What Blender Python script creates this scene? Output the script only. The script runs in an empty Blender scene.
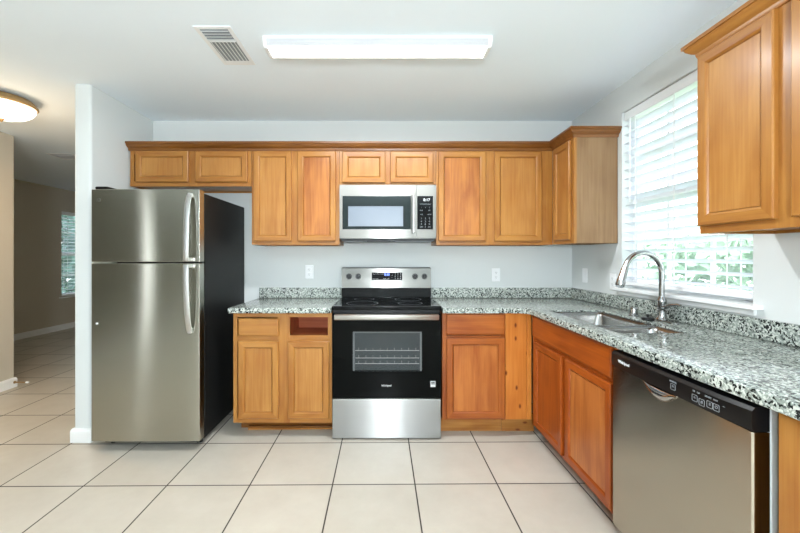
import bpy, bmesh, math, random
from mathutils import Vector, Matrix

random.seed(7)
S = bpy.context.scene
COL = S.collection
PI = math.pi
R = math.radians

# ------------------------------------------------------------------ camera
CAM_Y, CAM_Z = -3.206, 1.262
cd = bpy.data.cameras.new('camera')
cam = bpy.data.objects.new('camera', cd)
COL.objects.link(cam)
cam.location = (0, CAM_Y, CAM_Z)
cam.rotation_euler = (R(90), 0, 0)
cd.sensor_width = 36
cd.lens = 370 * 36 / 800
cd.shift_x = 15 / 800
cd.shift_y = -9.5 / 800
cd.clip_start = 0.05
S.camera = cam

# ------------------------------------------------------------------ world, exposure, large lights
S.view_settings.view_transform = 'Standard'
S.view_settings.look = 'None'
S.view_settings.exposure = 1.27
S.view_settings.gamma = 1.0
S.view_settings.use_curve_mapping = False
try:
    S.cycles.use_denoising = True
    S.cycles.max_bounces = 10
    S.cycles.diffuse_bounces = 6
    S.cycles.glossy_bounces = 5
    S.cycles.transparent_max_bounces = 16
    S.cycles.sample_clamp_indirect = 6.0
    S.cycles.caustics_reflective = False
    S.cycles.caustics_refractive = False
except Exception:
    pass

w = bpy.data.worlds.new('overcast_sky')
S.world = w
w.use_nodes = True
bg = w.node_tree.nodes['Background']
bg.inputs[0].default_value = (0.91, 0.95, 1.0, 1)
bg.inputs[1].default_value = 2.4


def area(name, loc, rot, sx, sy, power, col):
    l = bpy.data.lights.new(name, 'AREA')
    l.shape = 'RECTANGLE'
    l.size, l.size_y, l.energy, l.color = sx, sy, power, col
    o = bpy.data.objects.new(name, l)
    o.location, o.rotation_euler = loc, rot
    COL.objects.link(o)
    return o



# ------------------------------------------------------------------ mesh helpers
class MB:
    def __init__(self):
        self.bm = bmesh.new()

    def face(self, vs, mi=0):
        try:
            f = self.bm.faces.new(vs)
            f.material_index = mi
            return f
        except ValueError:
            return None

    def box(self, x0, x1, y0, y1, z0, z1, mi=0):
        x0, x1 = min(x0, x1), max(x0, x1)
        y0, y1 = min(y0, y1), max(y0, y1)
        z0, z1 = min(z0, z1), max(z0, z1)
        v = [self.bm.verts.new(p) for p in ((x0, y0, z0), (x1, y0, z0), (x1, y1, z0), (x0, y1, z0),
                                            (x0, y0, z1), (x1, y0, z1), (x1, y1, z1), (x0, y1, z1))]
        for q in ((3, 2, 1, 0), (4, 5, 6, 7), (0, 1, 5, 4), (1, 2, 6, 5), (2, 3, 7, 6), (3, 0, 4, 7)):
            self.face([v[i] for i in q], mi)
        return self

    def loft(self, rings, close=True, cap0=True, cap1=True, mi=0, mis=None):
        vs = [[self.bm.verts.new(p) for p in r] for r in rings]
        n = len(vs[0])
        for a, b in zip(vs[:-1], vs[1:]):
            for i in range(n if close else n - 1):
                j = (i + 1) % n
                self.face([a[i], a[j], b[j], b[i]], mis[i] if mis else mi)
        if cap0:
            self.face(list(reversed(vs[0])), mi)
        if cap1:
            self.face(vs[-1], mi)
        return self

    def cyl(self, c, axis, r, h, n=24, mi=0, r2=None):
        """from c along axis for h"""
        c, a = Vector(c), Vector(axis).normalized()
        u = a.orthogonal().normalized()
        v = a.cross(u)
        r2 = r if r2 is None else r2
        ring = lambda p, rr: [p + u * rr * math.cos(2 * PI * i / n) + v * rr * math.sin(2 * PI * i / n) for i in range(n)]
        return self.loft([ring(c, r), ring(c + a * h, r2)], mi=mi)

    def tube(self, pts, rad, n=14, mi=0, flat=None):
        pts = [Vector(p) for p in pts]
        if not isinstance(rad, (list, tuple)):
            rad = [rad] * len(pts)
        rings = []
        u = None
        for i, p in enumerate(pts):
            d = (pts[min(i + 1, len(pts) - 1)] - pts[max(i - 1, 0)]).normalized()
            if u is None:
                u = d.orthogonal().normalized()
            else:
                u = (u - d * u.dot(d)).normalized()
            v = d.cross(u)
            rings.append([p + u * rad[i] * math.cos(2 * PI * k / n) + v * rad[i] * math.sin(2 * PI * k / n) for k in range(n)])
        return self.loft(rings, mi=mi)

    def lathe(self, prof, c=(0, 0, 0), n=40, mi=0, cap0=True, cap1=True):
        """prof: (radius, z) list, about z through c"""
        rings = [[(c[0] + r * math.cos(2 * PI * i / n), c[1] + r * math.sin(2 * PI * i / n), c[2] + z) for i in range(n)] for r, z in prof]
        return self.loft(rings, cap0=cap0, cap1=cap1, mi=mi)

    def sweep(self, path, prof, mi=0):
        """path: 2-D points; prof: (offset to the right of travel, z); mitred"""
        P = [Vector(p) for p in path]
        rings = []
        for i, p in enumerate(P):
            ns = []
            if i > 0:
                d = (P[i] - P[i - 1]).normalized(); ns.append(Vector((d.y, -d.x)))
            if i < len(P) - 1:
                d = (P[i + 1] - P[i]).normalized(); ns.append(Vector((d.y, -d.x)))
            if len(ns) == 1:
                m = ns[0]
            else:
                m = (ns[0] + ns[1]).normalized()
                m = m / max(0.2, m.dot(ns[0]))
            rings.append([(p.x + m.x * o, p.y + m.y * o, z) for o, z in prof])
        return self.loft(rings, mi=mi)


def obj(name, mb, mats, parent=None, bevel=0, seg=2, smooth=35, label=None):
    me = bpy.data.meshes.new(name)
    bm = mb.bm if isinstance(mb, MB) else mb
    bmesh.ops.recalc_face_normals(bm, faces=bm.faces)
    bm.to_mesh(me)
    bm.free()
    for m in (mats if isinstance(mats, (list, tuple)) else [mats]):
        me.materials.append(m)
    if smooth:
        me.polygons.foreach_set('use_smooth', [True] * len(me.polygons))
        me.set_sharp_from_angle(angle=R(smooth))
    o = bpy.data.objects.new(name, me)
    COL.objects.link(o)
    if parent:
        o.parent = parent
    if bevel:
        b = o.modifiers.new('bevel', 'BEVEL')
        b.width, b.segments, b.limit_method, b.angle_limit = bevel, seg, 'ANGLE', R(40)
        b.harden_normals = True
    if label:
        o['label'] = label
    return o


def tag(o, label, cat, group=None):
    o['label'], o['category'] = label, cat
    if group:
        o['group'] = group
    return o


def thing(name, label, cat, loc=(0, 0, 0), rotz=0, group=None):
    o = bpy.data.objects.new(name, None)
    o.empty_display_size = 0.05
    COL.objects.link(o)
    o.location, o.rotation_euler = loc, (0, 0, rotz)
    return tag(o, label, cat, group)


def struct(name, mb, mats, parent=None, bevel=0, smooth=0):
    o = obj(name, mb, mats, parent, bevel, smooth=smooth)
    if not parent:
        o['kind'] = 'structure'
    return o


def dup(root, loc, label=None, group=None):
    r = root.copy(); COL.objects.link(r); r.location = loc
    if label: r['label'] = label
    if group: r['group'] = group
    for ch in list(root.children):
        c = ch.copy(); COL.objects.link(c); c.parent = r
        for g in ch.children:
            d = g.copy(); COL.objects.link(d); d.parent = c
    return r


def text_mb(body, size, mat4, depth=0.0006, bold=False):
    """lettering as a bmesh, placed by mat4"""
    cu = bpy.data.curves.new('lettering', 'FONT')
    cu.body, cu.size, cu.extrude = body, size, depth
    cu.align_x, cu.align_y = 'CENTER', 'CENTER'
    cu.resolution_u = 3
    if bold:
        cu.offset = size * 0.015
    t = bpy.data.objects.new('lettering', cu)
    COL.objects.link(t)
    dg = bpy.context.evaluated_depsgraph_get()
    me = bpy.data.meshes.new_from_object(t.evaluated_get(dg))
    bpy.data.objects.remove(t)
    bpy.data.curves.remove(cu)
    m = MB()
    m.bm.from_mesh(me)
    bpy.data.meshes.remove(me)
    m.bm.transform(mat4)
    return m


def front_text(x, y, z, tilt=0):
    """matrix: text faces local -y, reading along +x"""
    return Matrix.Translation((x, y, z)) @ Matrix.Rotation(R(90 - tilt), 4, 'X')


def join(a, b):
    me = bpy.data.meshes.new('t')
    b.bm.to_mesh(me); b.bm.free()
    a.bm.from_mesh(me)
    bpy.data.meshes.remove(me)
    return a


def filled(splines, z0, z1, bev=0.004):
    """solid plate from closed 2-D outlines (the first the outside, the rest holes)"""
    cu = bpy.data.curves.new('outline', 'CURVE')
    cu.dimensions, cu.fill_mode = '2D', 'BOTH'
    cu.extrude = (z1 - z0) / 2 - bev
    cu.bevel_depth, cu.bevel_resolution, cu.offset = bev, 3, -bev
    for pts in splines:
        s = cu.splines.new('POLY')
        s.points.add(len(pts) - 1)
        for p, q in zip(s.points, pts):
            p.co = (q[0], q[1], 0, 1)
        s.use_cyclic_u = True
    t = bpy.data.objects.new('outline', cu)
    COL.objects.link(t)
    dg = bpy.context.evaluated_depsgraph_get()
    me = bpy.data.meshes.new_from_object(t.evaluated_get(dg))
    bpy.data.objects.remove(t)
    bpy.data.curves.remove(cu)
    m = MB()
    m.bm.from_mesh(me)
    bpy.data.meshes.remove(me)
    bmesh.ops.remove_doubles(m.bm, verts=m.bm.verts, dist=1e-5)
    m.bm.transform(Matrix.Translation((0, 0, (z0 + z1) / 2)))
    return m


def rrect(x0, x1, y0, y1, r, n=6):
    pts = []
    for cx, cy, a0 in ((x1 - r, y1 - r, 0), (x0 + r, y1 - r, 90), (x0 + r, y0 + r, 180), (x1 - r, y0 + r, 270)):
        for i in range(n + 1):
            a = R(a0 + 90 * i / n)
            pts.append((cx + r * math.cos(a), cy + r * math.sin(a)))
    return pts


# ------------------------------------------------------------------ materials
def lin(r, g, b):
    f = lambda c: (c / 255 / 12.92) if c / 255 <= 0.04045 else ((c / 255 + 0.055) / 1.055) ** 2.4
    return (f(r), f(g), f(b), 1)


def nodes(name):
    m = bpy.data.materials.new(name)
    m.use_nodes = True
    nt = m.node_tree
    return m, nt, nt.nodes['Principled BSDF']


def N(nt, kind, **kw):
    n = nt.nodes.new(kind)
    for k, v in kw.items():
        setattr(n, k, v)
    return n


def plain(name, col, rough=0.5, metal=0.0, coat=0.0, noise=0.0, emit=None, spec=0.5):
    m, nt, p = nodes(name)
    p.inputs['Base Color'].default_value = col
    p.inputs['Roughness'].default_value = rough
    p.inputs['Metallic'].default_value = metal
    p.inputs['Coat Weight'].default_value = coat
    p.inputs['Specular IOR Level'].default_value = spec
    if noise:
        tc = N(nt, 'ShaderNodeTexCoord')
        t = N(nt, 'ShaderNodeTexNoise')
        t.inputs['Scale'].default_value = 220
        t.inputs['Detail'].default_value = 3
        b = N(nt, 'ShaderNodeBump')
        b.inputs['Strength'].default_value = noise
        b.inputs['Distance'].default_value = 0.002
        nt.links.new(tc.outputs['Object'], t.inputs['Vector'])
        nt.links.new(t.outputs['Fac'], b.inputs['Height'])
        nt.links.new(b.outputs['Normal'], p.inputs['Normal'])
    if emit:
        p.inputs['Emission Color'].default_value = emit[0]
        p.inputs['Emission Strength'].default_value = emit[1]
    return m


def steel(name, col, rough, aniso=0.75, rot=0.25, streak=0.06):
    m, nt, p = nodes(name)
    p.inputs['Metallic'].default_value = 1
    p.inputs['Roughness'].default_value = rough
    p.inputs['Anisotropic'].default_value = aniso
    p.inputs['Anisotropic Rotation'].default_value = rot
    tg = N(nt, 'ShaderNodeTangent', direction_type='RADIAL', axis='Z')
    nt.links.new(tg.outputs[0], p.inputs['Tangent'])
    tc = N(nt, 'ShaderNodeTexCoord')
    mp = N(nt, 'ShaderNodeMapping')
    mp.inputs['Scale'].default_value = (3, 3, 900)
    t = N(nt, 'ShaderNodeTexNoise')
    t.inputs['Scale'].default_value = 1
    t.inputs['Detail'].default_value = 2
    mx = N(nt, 'ShaderNodeMix', data_type='RGBA')
    mx.inputs[6].default_value = [c * (1 - streak) for c in col[:3]] + [1]
    mx.inputs[7].default_value = [min(1, c * (1 + streak)) for c in col[:3]] + [1]
    nt.links.new(tc.outputs['Object'], mp.inputs[0])
    nt.links.new(mp.outputs[0], t.inputs['Vector'])
    nt.links.new(t.outputs['Fac'], mx.inputs[0])
    nt.links.new(mx.outputs[2], p.inputs['Base Color'])
    return m


def wood(name, light, dark, axis='Z', rough=0.32, cath=0.5, knots=False):
    """varnished board; grain runs along axis"""
    m, nt, p = nodes(name)
    tc = N(nt, 'ShaderNodeTexCoord')
    oi = N(nt, 'ShaderNodeObjectInfo')
    vm = N(nt, 'ShaderNodeVectorMath', operation='SCALE')
    vm.inputs[0].default_value = (13.0, 7.0, 29.0)
    nt.links.new(oi.outputs['Random'], vm.inputs['Scale'])
    ad = N(nt, 'ShaderNodeVectorMath', operation='ADD')
    nt.links.new(tc.outputs['Object'], ad.inputs[0])
    nt.links.new(vm.outputs[0], ad.inputs[1])

    def mapped(across, along):
        mp = N(nt, 'ShaderNodeMapping')
        s = [across] * 3
        s['XYZ'.index(axis)] = along
        mp.inputs['Scale'].default_value = s
        nt.links.new(ad.outputs[0], mp.inputs[0])
        return mp
    # fine pores
    a = N(nt, 'ShaderNodeTexNoise'); a.inputs['Scale'].default_value = 1; a.inputs['Detail'].default_value = 4
    nt.links.new(mapped(95, 3.0).outputs[0], a.inputs['Vector'])
    # broad figure
    b = N(nt, 'ShaderNodeTexNoise'); b.inputs['Scale'].default_value = 1; b.inputs['Detail'].default_value = 3
    b.inputs['Distortion'].default_value = 1.4
    nt.links.new(mapped(9, 1.3).outputs[0], b.inputs['Vector'])
    # blotches
    c = N(nt, 'ShaderNodeTexNoise'); c.inputs['Scale'].default_value = 1; c.inputs['Detail'].default_value = 2
    nt.links.new(mapped(5, 4).outputs[0], c.inputs['Vector'])
    s1 = N(nt, 'ShaderNodeMath', operation='MULTIPLY'); s1.inputs[1].default_value = 0.35
    nt.links.new(a.outputs['Fac'], s1.inputs[0])
    s2 = N(nt, 'ShaderNodeMath', operation='MULTIPLY_ADD'); s2.inputs[1].default_value = cath
    nt.links.new(b.outputs['Fac'], s2.inputs[0]); nt.links.new(s1.outputs[0], s2.inputs[2])
    s3 = N(nt, 'ShaderNodeMath', operation='MULTIPLY_ADD'); s3.inputs[1].default_value = 0.3
    nt.links.new(c.outputs['Fac'], s3.inputs[0]); nt.links.new(s2.outputs[0], s3.inputs[2])
    rp = N(nt, 'ShaderNodeValToRGB')
    mid = 0.5 * (0.65 + cath)
    rp.color_ramp.elements[0].position = mid - 0.135
    rp.color_ramp.elements[1].position = mid + 0.135
    rp.color_ramp.elements[0].color = light
    rp.color_ramp.elements[1].color = dark
    nt.links.new(s3.outputs[0], rp.inputs[0])
    out = rp.outputs[0]
    if knots:
        v = N(nt, 'ShaderNodeTexVoronoi', voronoi_dimensions='2D'); v.inputs['Scale'].default_value = 1
        km_ = mapped(11, 5.5)
        sx_ = N(nt, 'ShaderNodeSeparateXYZ'); cx_ = N(nt, 'ShaderNodeCombineXYZ')
        nt.links.new(km_.outputs[0], sx_.inputs[0])
        nt.links.new(sx_.outputs['X'], cx_.inputs['X']); nt.links.new(sx_.outputs['Z'], cx_.inputs['Y'])
        nt.links.new(cx_.outputs[0], v.inputs['Vector'])
        kr = N(nt, 'ShaderNodeValToRGB')
        kr.color_ramp.elements[0].position = 0.05; kr.color_ramp.elements[0].color = (1, 1, 1, 1)
        kr.color_ramp.elements[1].position = 0.12; kr.color_ramp.elements[1].color = (0, 0, 0, 1)
        nt.links.new(v.outputs['Distance'], kr.inputs[0])
        mx = N(nt, 'ShaderNodeMix', data_type='RGBA')
        nt.links.new(kr.outputs[0], mx.inputs[0])
        nt.links.new(out, mx.inputs[6])
        mx.inputs[7].default_value = lin(110, 48, 12)
        out = mx.outputs[2]
    nt.links.new(out, p.inputs['Base Color'])
    p.inputs['Roughness'].default_value = rough
    p.inputs['Coat Weight'].default_value = 0.12
    p.inputs['Specular IOR Level'].default_value = 0.35
    p.inputs['Coat Roughness'].default_value = 0.18
    bp = N(nt, 'ShaderNodeBump'); bp.inputs['Strength'].default_value = 0.06; bp.inputs['Distance'].default_value = 0.001
    nt.links.new(a.outputs['Fac'], bp.inputs['Height'])
    nt.links.new(bp.outputs['Normal'], p.inputs['Normal'])
    return m


def granite(name):
    m, nt, p = nodes(name)
    tc = N(nt, 'ShaderNodeTexCoord')
    dn = N(nt, 'ShaderNodeTexNoise'); dn.inputs['Scale'].default_value = 55; dn.inputs['Detail'].default_value = 2
    nt.links.new(tc.outputs['Object'], dn.inputs['Vector'])
    dm = N(nt, 'ShaderNodeVectorMath', operation='MULTIPLY_ADD')
    dm.inputs[1].default_value = (0.018,) * 3
    nt.links.new(dn.outputs['Color'], dm.inputs[0]); nt.links.new(tc.outputs['Object'], dm.inputs[2])
    v = N(nt, 'ShaderNodeTexVoronoi'); v.inputs['Scale'].default_value = 150
    nt.links.new(dm.outputs[0], v.inputs['Vector'])
    sp = N(nt, 'ShaderNodeSeparateColor')
    nt.links.new(v.outputs['Color'], sp.inputs[0])
    big = N(nt, 'ShaderNodeTexNoise'); big.inputs['Scale'].default_value = 26; big.inputs['Detail'].default_value = 2
    nt.links.new(tc.outputs['Object'], big.inputs['Vector'])
    ad = N(nt, 'ShaderNodeMath', operation='MULTIPLY_ADD'); ad.inputs[1].default_value = 0.9; ad.inputs[2].default_value = -0.45
    nt.links.new(big.outputs['Fac'], ad.inputs[0])
    sm = N(nt, 'ShaderNodeMath', operation='ADD')
    nt.links.new(sp.outputs[0], sm.inputs[0]); nt.links.new(ad.outputs[0], sm.inputs[1])
    rp = N(nt, 'ShaderNodeValToRGB')
    rp.color_ramp.interpolation = 'CONSTANT'
    e = rp.color_ramp.elements
    e[0].position = 0.0; e[0].color = lin(34, 38, 37)
    e[1].position = 0.20; e[1].color = lin(88, 94, 91)
    for pos, cc in ((0.27, lin(128, 136, 131)), (0.41, lin(162, 170, 162)), (0.60, lin(196, 201, 194)), (0.84, lin(140, 149, 142))):
        x = e.new(pos); x.color = cc
    nt.links.new(sm.outputs[0], rp.inputs[0])
    nt.links.new(rp.outputs[0], p.inputs['Base Color'])
    p.inputs['Roughness'].default_value = 0.13
    p.inputs['Specular IOR Level'].default_value = 0.35
    return m


def tiles(name):
    m, nt, p = nodes(name)
    tc = N(nt, 'ShaderNodeTexCoord')
    mp = N(nt, 'ShaderNodeMapping', vector_type='TEXTURE')
    mp.inputs['Location'].default_value = (-0.295, -0.693, 0)
    mp.inputs['Rotation'].default_value = (0, 0, R(0.55))
    mp.inputs['Scale'].default_value = (0.457, 0.462, 1)
    nt.links.new(tc.outputs['Object'], mp.inputs[0])
    sx = N(nt, 'ShaderNodeSeparateXYZ')
    nt.links.new(mp.outputs[0], sx.inputs[0])

    def edge(o):
        f = N(nt, 'ShaderNodeMath', operation='FRACT'); nt.links.new(o, f.inputs[0])
        s = N(nt, 'ShaderNodeMath', operation='SUBTRACT'); nt.links.new(f.outputs[0], s.inputs[0]); s.inputs[1].default_value = 0.5
        a = N(nt, 'ShaderNodeMath', operation='ABSOLUTE'); nt.links.new(s.outputs[0], a.inputs[0])
        return a.outputs[0]
    mxx = N(nt, 'ShaderNodeMath', operation='MAXIMUM')
    nt.links.new(edge(sx.outputs[0]), mxx.inputs[0]); nt.links.new(edge(sx.outputs[1]), mxx.inputs[1])
    gr = N(nt, 'ShaderNodeMapRange', interpolation_type='SMOOTHSTEP')
    gr.inputs['From Min'].default_value = 0.4895; gr.inputs['From Max'].default_value = 0.4945
    nt.links.new(mxx.outputs[0], gr.inputs[0])
    # tile colour: a little different on every tile, with soft clouding
    fl = N(nt, 'ShaderNodeVectorMath', operation='FLOOR'); nt.links.new(mp.outputs[0], fl.inputs[0])
    wn = N(nt, 'ShaderNodeTexWhiteNoise', noise_dimensions='2D'); nt.links.new(fl.outputs[0], wn.inputs['Vector'])
    n1 = N(nt, 'ShaderNodeTexNoise'); n1.inputs['Scale'].default_value = 5; n1.inputs['Detail'].default_value = 6; n1.inputs['Roughness'].default_value = 0.65
    nt.links.new(tc.outputs['Object'], n1.inputs['Vector'])
    ad = N(nt, 'ShaderNodeMath', operation='MULTIPLY_ADD'); ad.inputs[1].default_value = 0.35
    nt.links.new(wn.outputs['Value'], ad.inputs[0]); nt.links.new(n1.outputs['Fac'], ad.inputs[2])
    rp = N(nt, 'ShaderNodeValToRGB')
    rp.color_ramp.elements[0].position = 0.35; rp.color_ramp.elements[0].color = TILE_A
    rp.color_ramp.elements[1].position = 0.95; rp.color_ramp.elements[1].color = TILE_B
    nt.links.new(ad.outputs[0], rp.inputs[0])
    mx = N(nt, 'ShaderNodeMix', data_type='RGBA')
    nt.links.new(gr.outputs[0], mx.inputs[0]); nt.links.new(rp.outputs[0], mx.inputs[6])
    mx.inputs[7].default_value = lin(62, 56, 50)
    nt.links.new(mx.outputs[2], p.inputs['Base Color'])
    rr = N(nt, 'ShaderNodeMapRange'); rr.inputs['To Min'].default_value = 0.34; rr.inputs['To Max'].default_value = 0.9
    nt.links.new(gr.outputs[0], rr.inputs[0]); nt.links.new(rr.outputs[0], p.inputs['Roughness'])
    iv = N(nt, 'ShaderNodeMath', operation='SUBTRACT'); iv.inputs[0].default_value = 1; nt.links.new(gr.outputs[0], iv.inputs[1])
    bp = N(nt, 'ShaderNodeBump'); bp.inputs['Strength'].default_value = 0.5; bp.inputs['Distance'].default_value = 0.002
    nt.links.new(iv.outputs[0], bp.inputs['Height']); nt.links.new(bp.outputs['Normal'], p.inputs['Normal'])
    return m


def glass(name, tint, clear):
    """a pane: mostly see-through with a mirror-like face"""
    m = bpy.data.materials.new(name); m.use_nodes = True
    nt = m.node_tree
    p = nt.nodes['Principled BSDF']
    p.inputs['Base Color'].default_value = tint
    p.inputs['Roughness'].default_value = 0.06
    tr = N(nt, 'ShaderNodeBsdfTransparent')
    mx = N(nt, 'ShaderNodeMixShader'); mx.inputs[0].default_value = 1 - clear
    nt.links.new(tr.outputs[0], mx.inputs[1]); nt.links.new(p.outputs[0], mx.inputs[2])
    nt.links.new(mx.outputs[0], nt.nodes['Material Output'].inputs[0])
    return m


TILE_A, TILE_B = lin(184, 176, 162), lin(198, 191, 178)
WALL = plain('wall_paint', lin(216, 220, 219), 0.75, noise=0.12)
WALL_DARK = plain('dim_room_olive', lin(72, 68, 54), 0.75, noise=0.12)  # dark olive stands in for the dim room that the fridge mirrors
WALL_HALL = plain('hall_beige', lin(196, 188, 172), 0.75, noise=0.12)  # warmer and darker than the kitchen wall colour
CEIL = plain('ceiling_paint', lin(238, 248, 255), 0.85, noise=0.1)
WHITE = plain('white_trim_paint', lin(238, 240, 240), 0.4)
VINYL = plain('white_vinyl', lin(240, 242, 243), 0.45)
FLOOR = tiles('cream_floor_tiles')
GRAN = granite('speckled_granite')
HONEY_L, HONEY_D = lin(174, 121, 58), lin(146, 90, 36)
honey = wood('honey_maple', HONEY_L, HONEY_D, 'Z')
honey_h = wood('honey_maple_across', HONEY_L, HONEY_D, 'X')
honey_y = wood('honey_maple_deep', HONEY_L, HONEY_D, 'Y')
pale = wood('pale_maple_panel', lin(182, 130, 68), lin(158, 102, 45), 'Z')
cherry = wood('reddish_panel', lin(178, 114, 54), lin(140, 78, 30), 'Z', cath=0.8)
crown_w = wood('brown_crown_wood', lin(136, 86, 36), lin(106, 62, 22), 'X')
amber = wood('amber_stained_wood', lin(172, 97, 41), lin(136, 66, 23), 'Z')
amber_h = wood('amber_stained_wood_across', lin(172, 97, 41), lin(136, 66, 23), 'X')
amber_p = wood('amber_panel', lin(184, 112, 54), lin(152, 80, 32), 'Z', cath=0.7)
rust = wood('rust_stained_wood', lin(166, 81, 23), lin(130, 56, 12), 'Z')
rust_h = wood('rust_stained_wood_across', lin(166, 81, 23), lin(130, 56, 12), 'X')
knotty = wood('knotty_pine', lin(208, 132, 60), lin(184, 106, 40), 'Z', knots=True)
knotty_plain = wood('clear_pine', lin(208, 132, 60), lin(184, 106, 40), 'Z')
knotty_h = wood('knotty_pine_across', lin(184, 130, 66), lin(148, 92, 38), 'X', knots=True)
endveneer = wood('dull_end_veneer', lin(150, 118, 84), lin(126, 95, 63), 'Z', rough=0.6)
inside = wood('red_brown_interior', lin(184, 100, 60), lin(150, 70, 36), 'X', rough=0.6)
SS_DARK = steel('dark_brushed_steel', (0.46, 0.45, 0.39), 0.19, 1.0)
SS = steel('brushed_steel', (0.36, 0.358, 0.35), 0.28, 1.0)
SS_DW = steel('satin_steel', (0.50, 0.46, 0.385), 0.18, 0.9)
SS_MW = steel('microwave_steel', (0.25, 0.245, 0.228), 0.28, 1.0)
SS_LIGHT = plain('light_steel', (0.62, 0.62, 0.61, 1), 0.34, 1.0)
CHROME = plain('chrome', (0.48, 0.485, 0.485, 1), 0.10, 1.0)
SINKSS = plain('sink_steel', (0.34, 0.335, 0.32, 1), 0.25, 1.0)
BLACK = plain('black_enamel', lin(12, 12, 13), 0.35, spec=0.3)
BLACKGLASS = plain('black_glass', lin(9, 10, 11), 0.05, spec=0.18)
CASE = plain('charcoal_case', lin(21, 22, 22), 0.45, noise=0.25, spec=0.2)
DGREY = plain('dark_grey_plastic', lin(52, 54, 55), 0.5)
GREY = plain('grey_plastic', lin(150, 155, 158), 0.5)
DISPLAY = plain('display_black', lin(10, 12, 14), 0.45, spec=0.1)
SCREEN = plain('door_screen_reflection', lin(112, 122, 134), 0.3)  # grey-blue puts the bright room's reflection into the microwave window
INK = plain('white_print', lin(215, 218, 220), 0.5)
GREYINK = plain('grey_print', lin(130, 134, 138), 0.5)
BLUE_LED = plain('blue_digits', lin(120, 150, 255), 0.5, emit=(lin(120, 150, 255), 1.0))
BRONZE = plain('antique_brass', lin(176, 146, 100), 0.4, 0.6)
LENS = plain('lit_diffuser', lin(255, 255, 255), 0.5, emit=((1, 0.985, 0.95, 1), 2.2))
LENS_SIDE = plain('dimmed_diffuser_side', lin(188, 190, 194), 0.5, emit=((.97, 0.99, 1, 1), 0.04))  # side greyed in colour to read dimmer than the lit underside
BOWL = plain('lit_alabaster_bowl', lin(255, 250, 240), 0.5, emit=((1, 0.93, 0.80, 1), 1.6))
RUBBER = plain('black_rubber', lin(18, 18, 18), 0.55)
GLASSW = glass('window_glass', lin(225, 235, 235), 0.88)
OVENGLASS = glass('oven_window_glass', lin(30, 34, 36), 0.8)
CAVITY = plain('oven_enamel', lin(66, 76, 80), 0.4)
GRASS = plain('lawn', lin(120, 160, 90), 0.9)
LEAF = plain('leaf', lin(160, 190, 162), 0.9)


def slat_mat(name):
    m, nt, p = nodes(name)
    p.inputs['Base Color'].default_value = lin(240, 242, 246)
    p.inputs['Roughness'].default_value = 0.4
    t = N(nt, 'ShaderNodeBsdfTranslucent'); t.inputs[0].default_value = lin(236, 240, 246)
    mx = N(nt, 'ShaderNodeMixShader'); mx.inputs[0].default_value = 0.42
    nt.links.new(p.outputs[0], mx.inputs[1]); nt.links.new(t.outputs[0], mx.inputs[2])
    nt.links.new(mx.outputs[0], nt.nodes['Material Output'].inputs[0])
    return m


SLAT = slat_mat('blind_slat')

# ------------------------------------------------------------------ the setting
H = 2.44
XR, XW, XH, XF = 1.62, -2.01, -3.60, -5.6      # right wall, divider wall (right face), hall wall, far-room wall
WING_L = -2.125
YB, YF = -6.6, 5.6
struct('floor', MB().box(XF - .12, XR + .12, YB - .12, YF + .12, -0.1, 0), FLOOR)
struct('ceiling', MB().box(XF - .12, XR + .12, YB - .12, YF + .12, H, H + .1), CEIL)
struct('wall_back', MB().box(XW, XR + .12, 0, .12, 0, H), WALL)
# right wall with the kitchen window's opening
W1 = (-1.577, -0.677, 1.055, 2.245)
m = MB()
m.box(XR, XR + .12, W1[1], 0, 0, H).box(XR, XR + .12, YB, W1[0], 0, H)
m.box(XR, XR + .12, W1[0], W1[1], 0, W1[2]).box(XR, XR + .12, W1[0], W1[1], W1[3], H)
struct('wall_right', m, WALL)
# divider wall between kitchen and hall, with rounded free corners
m = MB()
pts = rrect(WING_L, XW, -.68, YF, .018, 5)
m.loft([[(x, y, 0) for x, y in pts], [(x, y, H) for x, y in pts]])
struct('wall_divider', m, WALL, smooth=35)
SL = (-4.28, -3.92, .10, 2.10)  # unseen slit opening, added for the bright streak on the fridge doors
m = MB().box(XH - .12, XH, SL[1], -2.2, 0, H).box(XH - .12, XH, YB, SL[0], 0, H)
m.box(XH - .12, XH, SL[0], SL[1], 0, SL[2]).box(XH - .12, XH, SL[0], SL[1], SL[3], H)
struct('wall_entry', m, WALL_DARK)
struct('wall_left', MB().box(XH - .12, XH, -2.2, .39, 0, H), WALL_HALL, bevel=.012)
m = MB()
for a, b in ((SL[0], SL[0] + .02), (SL[1] - .02, SL[1])):
    m.box(XH - .09, XH - .03, a, b, SL[2], SL[3])
sw_ = struct('added_window', m, VINYL)  # added out of view so the fridge has a streak to mirror
obj('pane', MB().box(XH - .062, XH - .058, SL[0] + .02, SL[1] - .02, SL[2], SL[3]), GLASSW, sw_, smooth=0)
struct('wall_hall', MB().box(XF, XH - .12, .27, .39, 0, H), WALL_HALL)
W2 = (3.2, 4.15, .57, 2.06)
m = MB()
m.box(XF - .12, XF, .27, W2[0], 0, H).box(XF - .12, XF, W2[1], YF, 0, H)
m.box(XF - .12, XF, W2[0], W2[1], 0, W2[2]).box(XF - .12, XF, W2[0], W2[1], W2[3], H)
struct('wall_far_left', m, WALL_HALL)
struct('wall_far', MB().box(XF - .12, WING_L, YF, YF + .12, 0, H), WALL_HALL)
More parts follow.
